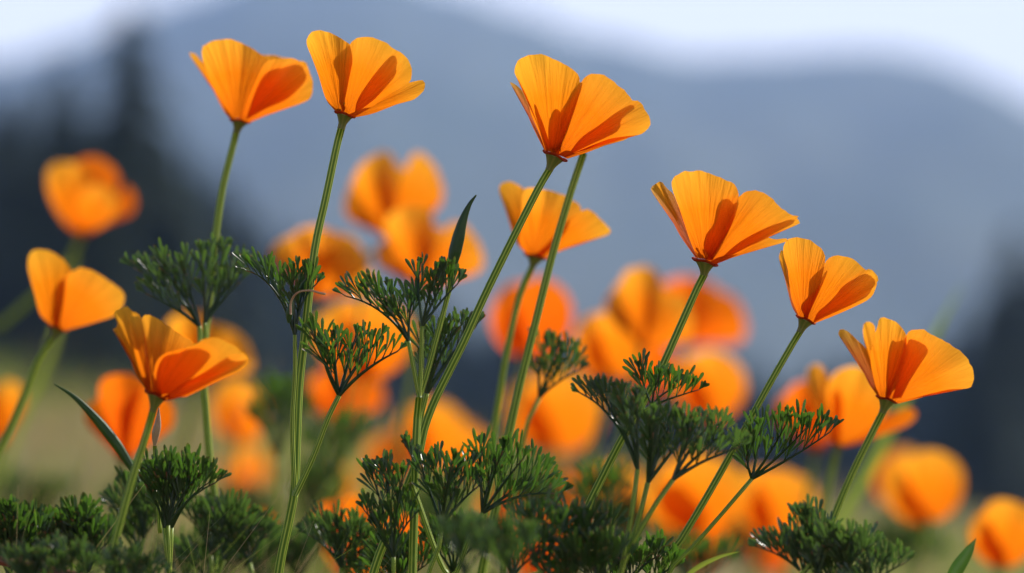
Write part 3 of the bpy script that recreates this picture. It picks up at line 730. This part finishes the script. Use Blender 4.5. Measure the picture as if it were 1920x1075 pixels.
def far_poppy(label, x0, y0, x1, y1, d, tpl='cup', lean=0, mat='petal', stem=None, sw=12, seed=0):
    rr = random.Random(seed + int(x0) * 3 + int(y0))
    outs = []
    for (a, L, W, yl, yr, bu) in TPL[tpl]:
        L *= rr.uniform(.86, 1.1); W *= rr.uniform(.85, 1.15); a = rad(a + lean + rr.uniform(-10, 10)); ca, sa = math.cos(a), math.sin(a)
        outs.append(([(x * W * ca + y * L * sa, -(-x * W * sa + y * L * ca)) for x, y in (SHB if tpl == 'ball' else SH)], yl, yr, bu))
    xs = [p[0] for o in outs for p in o[0]]; ys = [p[1] for o in outs for p in o[0]]
    mx, Mx, my, My = min(xs), max(xs), min(ys), max(ys)
    fx = (x1 - x0) / (Mx - mx); fy = (y1 - y0) / (My - my)
    T = lambda p: (x0 + (p[0] - mx) * fx, y0 + (p[1] - my) * fy)
    bx, by = T((0, 0)); by -= 2
    if stem is None: stem = [(bx - 14, by + 70), (bx - 45, by + 180), (bx - 80, by + 340)]
    root = empty('poppy', on_soil(P(stem[-1][0], stem[-1][1], d))); tag(root, label, 'poppy', POPPY_GROUP)
    k = 1.0
    for i, (o, yl, yr, bu) in enumerate(outs):
        petal(root, d, [T(p) for p in o], yl * d, yr * d, bu * d, mat=mat, nu=26, nv=10, seed=i + seed, fold=1.4, rag=2.0, base=(bx, by))
    hw = 18 / d * 1.1
    la = rad(lean)
    receptacle(root, d, (bx - hw, by - hw * math.sin(-la) * .5), (bx + hw, by + hw * math.sin(la) * .5 + 3), (bx - 4, by + 18 / d + 6), sw=sw)
    stem_part(root, d, [(bx - 4, by + 20 / d + 4)] + stem, sw, sw * 1.2, seg=14, n=18)
    return root
FAR = [
 # label, x0,y0,x1,y1, d, template, lean, mat, stem
 ('blurred upright orange poppy, highest of the blurred cluster left of centre', 645, 284, 832, 452, 1.5, 'wide', 4, 'petal', [(690, 480), (670, 620), (640, 800), (610, 1090)]),
 ('blurred orange poppy behind the long dark pod, lower of the centre-left pair', 705, 385, 908, 545, 1.46, 'wide', 12, 'petal', [(790, 560), (770, 700), (740, 900), (720, 1090)]),
 ('blurred wide orange poppy behind the sharp stem left of the cluster', 510, 425, 702, 560, 1.5, 'wide', 22, 'petal', [(585, 600), (570, 760), (540, 1090)]),
 ('blurred orange poppy glowing between the feathery leaves in mid picture', 590, 560, 775, 712, 1.55, 'ball', 0, 'petal', None),
 ('small blurred orange poppy lower, behind the forked leaf stalk', 570, 690, 722, 800, 1.75, 'wide', 6, 'petal_deep', None),
 ('blurred orange poppy hidden behind the ragged poppy at the left', 300, 585, 478, 712, 1.5, 'wide', 16, 'petal', None),
 ('blurred ragged orange poppy under the ragged sharp one at the left', 160, 700, 328, 868, 1.32, 'cup', 4, 'petal_deep', None),
 ('blurred small orange poppy cut by the left edge of the picture', -40, 712, 46, 838, 1.6, 'cup', 0, 'petal', None),
 ('blurred round orange poppy floating right of the ragged one', 398, 706, 502, 830, 1.8, 'ball', 0, 'petal', None),
 ('very blurred small orange poppy just under the floating round one', 415, 832, 505, 930, 2.2, 'ball', 0, 'petal', None),
 ('very blurred round orange poppy below the centre behind the crossing stems', 745, 752, 880, 872, 2.0, 'ball', 4, 'petal', None),
 ('very blurred orange poppy left of the crossing stems, low centre', 682, 808, 778, 910, 2.0, 'ball', 0, 'petal', None),
 ('very blurred orange poppy touching the first crossing stem, low centre right', 820, 790, 925, 900, 2.05, 'cup', 5, 'petal', None),
 ('blurred round orange poppy behind the pair of soft stems, centre right', 918, 520, 1075, 672, 1.62, 'ball', 6, 'petal_deep', None),
 ('blurred round orange poppy left of the winged one, centre right', 1075, 575, 1212, 712, 1.6, 'ball', 4, 'petal', None),
 ('blurred winged orange poppy right of centre, biggest of its cluster', 1135, 500, 1300, 655, 1.5, 'wide', 14, 'petal', [(1190, 690), (1160, 850), (1130, 1090)]),
 ('very blurred orange poppy spreading to the right behind the winged one', 1225, 520, 1400, 650, 1.85, 'wide', 24, 'petal_deep', None),
 ('very blurred round orange poppy behind the black-green leaf, right of centre', 1262, 655, 1398, 790, 1.75, 'ball', 10, 'petal', None),
 ('very blurred large orange poppy low in the centre right', 950, 690, 1130, 850, 1.9, 'ball', 10, 'petal', None),
 ('very blurred orange poppy at the bottom behind the leaning stem, right of centre', 1095, 870, 1215, 985, 2.0, 'ball', 0, 'petal', None),
 ('blurred large orange poppy under the broad green leaf', 1205, 850, 1400, 1000, 1.65, 'ball', 4, 'petal', None),
 ('blurred orange poppy under the wing-shaped dark leaf at the right', 1378, 880, 1532, 1010, 1.7, 'ball', 14, 'petal', None),
 ('blurred orange poppy peeping left of the one with the folded petal', 1452, 712, 1600, 850, 1.5, 'cup', -4, 'petal_deep', None),
 ('blurred round orange poppy low at the right with a paler one behind', 1660, 846, 1808, 985, 1.6, 'ball', -6, 'petal', None),
 ('paler very blurred orange poppy tucked behind the low round one at the right', 1640, 842, 1740, 950, 2.1, 'ball', 0, 'petal', None),
 ('blurred orange poppy in the lower right corner', 1815, 935, 1945, 1065, 1.45, 'ball', 4, 'petal', None),
 ('very blurred orange poppy low in the picture left of the leaf clump', 580, 868, 668, 960, 1.8, 'ball', 0, 'petal', None),
 ('orange poppy glowing through the leaf tips at the bottom, left of centre', 585, 930, 700, 1085, 1.3, 'tall', 0, 'petal_deep', None),
 ('orange poppy behind the bottom of the crossing stems', 690, 960, 800, 1090, 1.35, 'cup', 6, 'petal_deep', None),
 ('very blurred orange poppy right of the feathery leaf in the bottom centre', 1030, 880, 1110, 980, 2.1, 'ball', 0, 'petal_deep', None),
 ('very blurred orange poppy at the bottom between the leaning stems', 1230, 960, 1380, 1080, 1.9, 'cup', 0, 'petal_deep', None),
 ('very blurred orange poppy low at the left behind the small leaf clump', 440, 955, 520, 1040, 1.35, 'cup', 0, 'petal_deep', None),
 ('very blurred orange poppy at the bottom between the crossing stems and the near clump', 900, 900, 1000, 1010, 1.9, 'ball', 0, 'petal_deep', None),
 ('very blurred orange poppy under the large low centre-right one', 1010, 870, 1100, 960, 2.3, 'wide', 0, 'petal', None),
 ('very blurred orange poppy at the very bottom right of centre', 1400, 985, 1500, 1085, 2.1, 'wide', 0, 'petal_deep', None),
 ('orange poppy glowing low between the forked stem and the crossing stems', 610, 985, 715, 1100, 1.5, 'wide', 0, 'petal', None),
 ('orange poppy low behind the dark clump right of the bottom centre', 960, 960, 1080, 1090, 1.6, 'ball', 0, 'petal_deep', None),
 ('very blurred orange poppy deep behind the black-green leaf, under the winged one', 1170, 640, 1270, 740, 2.1, 'ball', 0, 'petal_deep', None),
]
for i, (lab, x0, y0, x1, y1, d, tp, lean, mt, st_) in enumerate(FAR):
    far_poppy(lab, x0, y0, x1, y1, d, tp, lean, mt, st_, sw=max(9, 15 / d), seed=i)

# a stem whose flower has dropped its petals, hidden behind the largest poppy
nb = empty('poppy', P(900, 1090, 1.045)); tag(nb, 'soft green stem with no petals rising behind the largest sharp poppy', 'poppy', POPPY_GROUP)
stem_part(nb, 1.045, [(1094, 288), (1070, 360), (1035, 480), (1005, 600), (975, 720), (955, 812), (930, 950), (900, 1090)], 15, 22)
pod(nb, 1.045, [(1094, 292), (1098, 278), (1102, 262), (1106, 245)], 13)

# ---- leaves on the poppies ----------------------------------------------------
leaf(pA, 1.058, (374, 612), [(243, 490, 335, 540), (268, 544, 330, 575), (296, 490, 345, 540), (340, 492, 360, 550)], pl=34, mat='leaf_pale', petiole=[(383, 700), (376, 650)], w=9)
leaf(pA, 1.062, (384, 606), [(472, 488, 410, 540), (428, 452, 395, 530), (378, 470, 385, 540), (455, 520, 415, 560)], pl=34, mat='leaf_pale', petiole=[(384, 690), (386, 640)], w=9)
leaf(pB, 0.997, (553, 628), [(456, 494, 520, 520), (500, 500, 535, 550), (548, 508, 552, 560), (596, 522, 560, 560), (575, 500, 560, 570)], pl=32, petiole=[(553, 930), (548, 800), (553, 700)], w=8)
leaf(pB, 0.995, (636, 742), [(583, 612, 600, 660), (628, 632, 625, 690), (668, 622, 650, 690), (715, 625, 660, 690), (752, 650, 680, 690), (600, 650, 612, 700)], pl=34, petiole=[(553, 930), (585, 862), (615, 785)], w=10)
leaf(pC, 1.02, (800, 738), [(794, 630, 790, 680), (830, 605, 810, 680), (868, 598, 820, 660), (898, 598, 840, 670)], pl=34, mat='leaf_pale', petiole=[(780, 850), (788, 790)], w=11)
leaf(pC, 0.985, (905, 962), [(902, 828, 900, 900), (945, 832, 920, 900), (985, 850, 940, 910), (1025, 876, 960, 920), (1052, 922, 970, 920), (925, 870, 910, 920)], pl=36, petiole=[(770, 905), (840, 1080), (880, 1010)], w=9)
leaf(pD, 0.99, (1222, 762), [(1198, 692, 1205, 720), (1235, 706, 1225, 730), (1275, 722, 1240, 735), (1315, 728, 1260, 745)], pl=30, petiole=[(1190, 782), (1205, 772)], w=6)
leaf(pE, 1.0, (1410, 898), [(1566, 800, 1500, 852), (1520, 790, 1470, 850), (1478, 785, 1445, 850), (1425, 800, 1420, 850), (1400, 850, 1400, 870)], pl=36, petiole=[(1245, 1090), (1300, 1025), (1350, 968)], w=8)

pod(pB, .992, [(541, 606), (543, 588), (546, 572), (549, 556)], 13, name='bud')
tmb = MB(); tube(tmb, [P(545, 590, .99), P(546, 566, .99), P(558, 549, .988), P(580, 545, .988), P(600, 550, .988), P(610, 552, .988)], [.0004, .0004, .00035, .0005], seg=8)
tmb.build('tendril', M['bud'], pB)
# the upright stalk crossing the largest poppy's stem, with leaves and a pod
vs_ = empty('poppy_bud', P(772, 1090, .99)); tag(vs_, 'upright leafy stalk with a long dark green pod, crossing the largest poppy\'s stem', 'poppy bud')
stem_part(vs_, .99, [(786, 745), (781, 800), (778, 900), (773, 1090)], 16, 21)
stem_part(vs_, .99, [(848, 520), (838, 560), (822, 620), (803, 690), (786, 745)], 10, 12, name='branch')
pod(vs_, .99, [(844, 528), (850, 490), (858, 455), (868, 415), (880, 385), (893, 366)], 24, label='long dark green pod ending in a reddish tip')
leaf(vs_, 0.985, (766, 640), [(640, 546, 720, 570), (685, 534, 735, 580), (730, 540, 750, 590), (772, 560, 766, 600)], pl=32, petiole=[(786, 745), (776, 690)], w=8)
leaf(vs_, 0.985, (792, 612), [(786, 492, 782, 550), (818, 505, 800, 560), (842, 512, 810, 560), (862, 524, 820, 570)], pl=30, petiole=[(786, 745), (790, 680)], w=8)
leaf(vs_, 0.98, (778, 866), [(760, 832, 768, 850)], pl=18, w=5)
leaf(vs_, 0.98, (828, 985), [(785, 850, 800, 910), (815, 850, 820, 910), (850, 858, 835, 920), (885, 866, 850, 920), (900, 905, 860, 940), (840, 900, 832, 940)], pl=34, petiole=[(800, 1090), (820, 1040)], w=9)
leaf(vs_, 0.98, (738, 1045), [(692, 868, 715, 930), (722, 862, 730, 930), (755, 880, 740, 950), (680, 948, 705, 980), (778, 960, 750, 990), (700, 985, 715, 1010)], pl=32, petiole=[(738, 1090), (738, 1070)], w=8)

# ---- free-standing foliage ---------------------------------------------------
def foliage(label, d, base_pt, leaves, mat='leaf', pl=32, w=8, dens=17, lw=6.9, nlobes=3, sw=1.0, extra=None):
    root = empty('poppy_foliage', on_soil(P(base_pt[0], base_pt[1], d))); tag(root, label, 'foliage', 'feathery poppy foliage')
    leaves = list(leaves)
    if extra:                     # a tangle of further small leaves: x from, x to, highest, lowest top, how many
        for q in range(extra[4]):
            bx = R.uniform(extra[0], extra[1]); ty = R.uniform(extra[2], extra[3]); ww = R.uniform(28, 60); sk = R.uniform(-35, 35)
            b_ = (bx, ty + R.uniform(55, 90))
            leaves.append((b_, fan(b_, bx - ww + sk, bx + ww + sk, ty, R.choice((3, 4)), R.uniform(4, 26)), [(base_pt[0] * .4 + bx * .6, base_pt[1]), (bx + R.uniform(-12, 12), b_[1] + 40)]))
    for i, lf in enumerate(leaves):
        b, tips = lf[0], lf[1]
        pet = lf[2] if len(lf) > 2 else [base_pt, ((base_pt[0] * .5 + b[0] * .5), (base_pt[1] * .5 + b[1] * .5))]
        leaf(root, d + (i % 2) * .006, b, tips, pl=pl, mat=mat, petiole=pet, seed=i, w=w, dens=dens, lw=lw, nlobes=nlobes)
    return root
def fan(b, x0, x1, top, n, sag=20, rnd=None):
    rr = rnd or R; out = []; sk = rr.uniform(-16, 16)
    for i in range(n):
        t = i / max(1, n - 1); x = x0 + (x1 - x0) * t
        y = top + sag * (2 * t - 1) ** 2 + sk * (2 * t - 1) + rr.uniform(-13, 15)
        out.append((x, y, b[0] + (x - b[0]) * .35, b[1] + (y - b[1]) * .62))
    return out
foliage('dense dark feathery leaf tuft on pale stalks, lower left beside the ragged poppy\'s stem', 0.985, (318, 1100), [
    ((315, 985), fan((315, 985), 262, 410, 872, 7, 22)), ((322, 990), fan((322, 990), 300, 395, 880, 4, 14)), ((308, 990), fan((308, 990), 270, 340, 905, 3, 10))], pl=34, w=8, dens=15)
foliage('soft grey-green leaf tuft behind and left of the dense dark one', 1.06, (250, 1100), [((270, 1010), fan((270, 1010), 200, 280, 905, 4, 20)), ((255, 1040), fan((255, 1040), 215, 300, 970, 4, 10))], mat='leaf_pale')
foliage('soft leaf spray reaching right behind the dense dark tuft', 1.065, (400, 1110), [((395, 1040), fan((395, 1040), 350, 500, 955, 6, 16)), ((420, 1050), fan((420, 1050), 400, 508, 975, 4, 10))], dens=23, mat='leaf_pale', pl=34, extra=(330, 520, 965, 1040, 2))
foliage('low leaf mat in the bottom left corner', 1.03, (60, 1120), [((40, 1060), fan((40, 1060), -20, 90, 962, 6, 14)), ((110, 1070), fan((110, 1070), 60, 180, 980, 6, 14)), ((10, 1060), fan((10, 1060), -40, 60, 990, 4, 14)), ((165, 1075), fan((165, 1075), 110, 215, 968, 6, 10))], dens=23, mat='leaf', pl=30, w=7, extra=(-10, 230, 965, 1040, 4))
foliage('blurred near leaves along the bottom left edge', 0.93, (150, 1140), [((130, 1100), fan((130, 1100), 70, 200, 1040, 5, 8)), ((230, 1110), fan((230, 1110), 180, 300, 1050, 5, 8)), ((50, 1110), fan((50, 1110), 0, 90, 1042, 4, 8))], dens=23, mat='leaf_pale', pl=26, w=7, extra=(0, 300, 1035, 1060, 2))
foliage('soft leaf tuft in front of the orange glow at the bottom, left of the crossing stems', 1.05, (640, 1120), [((640, 1065), fan((640, 1065), 575, 700, 985, 6, 14)), ((650, 1075), fan((650, 1075), 600, 705, 1010, 4, 8))], dens=23, mat='leaf_pale', pl=34, extra=(560, 720, 1035, 1060, 1))
foliage('nearest blurred leaf clump at the bottom centre', 0.885, (890, 1150), [((870, 1080), fan((870, 1080), 825, 930, 985, 4, 14)), ((955, 1095), fan((955, 1095), 905, 1000, 1010, 3, 12))], dens=24, mat='leaf_pale', pl=36, lw=8)
foliage('dark soft leaf clump right of the bottom centre', 0.945, (1050, 1130), [((1005, 1060), fan((1005, 1060), 960, 1060, 965, 4, 16)), ((1080, 1070), fan((1080, 1070), 1020, 1160, 975, 6, 20)), ((1120, 1095), fan((1120, 1095), 1060, 1175, 1020, 5, 12)), ((960, 1085), fan((960, 1085), 920, 1030, 1010, 5, 12))], dens=23, mat='leaf', pl=36, extra=(930, 1180, 1010, 1060, 2))
foliage('broad bright green leaf spray between the two right-hand leaning stems', 0.962, (1170, 1110), [
    ((1196, 880), [(1082, 722, 1160, 770), (1118, 722, 1170, 790), (1155, 726, 1185, 790), (1195, 738, 1195, 800)], [(1160, 1110), (1180, 990)]),
    ((1215, 905), [(1225, 772, 1215, 830), (1262, 785, 1235, 830), (1300, 790, 1255, 850), (1225, 800, 1222, 860), (1240, 830, 1232, 860)], [(1155, 1110), (1190, 1000)]),
    ((1262, 900), [(1395, 832, 1320, 858), (1365, 800, 1310, 850), (1330, 790, 1290, 840), (1290, 812, 1275, 860)], [(1150, 1110), (1205, 985)])], mat='leaf_pale', pl=36, w=10, dens=17)
foliage('soft green leaf on a thin stalk beside the pair of soft stems', 1.095, (955, 1110), [((1012, 745), [(1022, 640, 1008, 690), (1050, 650, 1025, 700), (1075, 655, 1035, 700), (1090, 690, 1040, 715)], [(940, 1110), (980, 830)])], mat='leaf_pale', pl=34, w=9)
foliage('bushy pale green leaf clump at the bottom right', 0.955, (1545, 1140), [((1500, 1070), [(1418, 1022, 1470, 1040), (1445, 1022, 1480, 1050), (1475, 1030, 1488, 1050)]), ((1530, 1070), fan((1530, 1070), 1490, 1570, 975, 5, 14)), ((1580, 1085), fan((1580, 1085), 1540, 1640, 1005, 7, 16)), ((1560, 1100), fan((1560, 1100), 1500, 1640, 1035, 7, 10)), ((1630, 1110), fan((1630, 1110), 1590, 1700, 1055, 4, 10))], dens=23, mat='leaf_pale', pl=32, extra=(1450, 1680, 1010, 1060, 2))
foliage('dark blurred leaf tuft far behind, left of the forked stalk', 1.35, (520, 1110), [((520, 860), fan((520, 860), 480, 570, 735, 4, 30)), ((620, 900), fan((620, 900), 590, 680, 785, 3, 30))], mat='leaf', pl=38, w=9, lw=7)
foliage('low dark leaves at the bottom right of the crossing stems', 1.02, (840, 1130), [((850, 1080), fan((850, 1080), 800, 900, 990, 5, 14)), ((760, 1100), fan((760, 1100), 700, 800, 1040, 4, 10))], dens=23, mat='leaf', pl=32, extra=(690, 920, 1030, 1065, 2))
for (lab, d_, x, y0, wd) in [
  ('very blurred green leaf clump far behind at the left edge', 1.9, 60, 900, 150),
  ('very blurred green leaf clump far behind, under the blurred ragged poppy', 1.7, 270, 900, 120),
  ('very blurred green leaf clump far behind, left of the forked stem', 1.8, 470, 930, 110),
  ('very blurred green leaf clump far behind, right of the forked stem', 1.6, 600, 880, 70),
  ('very blurred green leaf clump far behind the crossing stems', 1.9, 800, 930, 130),
  ('very blurred green leaf clump far behind the pair of soft stems', 1.75, 1010, 900, 120),
  ('very blurred green leaf clump far behind the broad leaf spray', 1.7, 1180, 960, 110),
  ('very blurred green leaf clump far behind the right leaning stem', 1.9, 1400, 1000, 130),
  ('very blurred green leaf clump far behind at the lower right', 1.8, 1700, 1020, 120)]:
    foliage(lab, d_, (x, 1150), [((x, 1060), fan((x, 1060), x - wd / 2, x + wd / 2, y0, 5, 20))], mat='leaf_pale', pl=34, lw=8, dens=12)
foliage('low green leaves at the bottom beside the leaning stems', 1.0, (1190, 1130), [((1180, 1095), fan((1180, 1095), 1130, 1240, 1030, 5, 10))], mat='leaf', pl=28, extra=(1120, 1300, 1020, 1060, 2))
foliage('blurred low leaves at the bottom between the tuft and the forked stem', 1.16, (480, 1140), [((470, 1080), fan((470, 1080), 420, 530, 1010, 5, 12)), ((560, 1090), fan((560, 1090), 520, 610, 1020, 5, 12)), ((350, 1100), fan((350, 1100), 300, 400, 1040, 5, 10))], dens=23, mat='leaf_pale', pl=34, extra=(300, 560, 1020, 1060, 2))
foliage('blurred low leaves at the bottom under the large blurred poppy', 1.2, (1400, 1150), [((1120, 1000), fan((1120, 1000), 1090, 1170, 905, 4, 20)), ((1300, 1110), fan((1300, 1110), 1240, 1360, 1040, 4, 10))], mat='leaf', pl=40)

def blade(name, label, d, pts, w, mat='grass', cat='blade'):
    root = None
    mb = MB(); c = catmull([P(p[0], p[1], d) for p in pts], 24); k = .0001 * d
    prev = None
    for i, p in enumerate(c):
        t = i / 23; ww = w * k * (0.55 + .45 * math.sin(math.pi * min(1, t * 1.2))) * min(1, (1 - t) * 5 + .08)
        tg = (c[min(i + 1, 23)] - c[max(i - 1, 0)]).normalized(); s = tg.cross(Vector((.3, 1, .2))).normalized(); nn = s.cross(tg)
        q = (mb.vert(p - s * ww + nn * ww * .5, .2, t), mb.vert(p - nn * ww * .2, .5, t), mb.vert(p + s * ww + nn * ww * .5, .8, t))
        if prev: mb.f.append((prev[0], prev[1], q[1], q[0])); mb.f.append((prev[1], prev[2], q[2], q[1]))
        prev = q
    return tag(mb.build(name, M[mat]), label, cat)

sp = empty('seed_pod_plant', P(250, 880, .97)); tag(sp, 'curved dark green pod pointing up to the left from the ragged poppy\'s stem', 'seed pod')
pod(sp, .97, [(262, 905), (240, 866), (215, 828), (180, 785), (140, 745), (102, 720)], 19)
bd = empty('wilted_bud', P(292, 1000, 1.0)); tag(bd, 'pinkish wilted bud on a thin stalk close behind the ragged poppy\'s stem', 'bud')
pod(bd, 1.0, [(290, 836), (292, 815), (296, 795), (298, 765)], 15, name='bud', mat='bud')
stem_part(bd, 1.0, [(290, 836), (292, 870), (300, 1000)], 8, 9)
blade('grass_blade', 'dark narrow blade tip in the bottom right corner', .97, [(1775, 1110), (1790, 1075), (1812, 1040), (1830, 1010)], 26, 'leaf')
blade('grass_blade', 'thin yellow-green blade arching right at the bottom, right of the leaning stems', 1.03, [(1260, 1110), (1300, 1070), (1345, 1046), (1388, 1034)], 9, 'blade_yellow')
blade('grass_blade', 'blurred green blade rising right behind the rightmost sharp poppy', 1.5, [(1500, 1100), (1640, 860), (1742, 650), (1806, 530)], 22, 'grass_far')
blade('grass_blade', 'broad very blurred green blade crossing the lone round poppy\'s stem at the left', 1.7, [(0, 900), (50, 760), (100, 640), (150, 440)], 15, 'blade_yellow')
rs_ = MB(); tube(rs_, [P(-30, 1045, .98), P(50, 1062, .98), P(150, 1082, .98), P(260, 1110, .98)], [.0017, .0016, .0015], seg=12)
tag(rs_.build('fallen_stem', M['red_stem']), 'dark red fallen stem lying across the bottom left corner', 'stem')
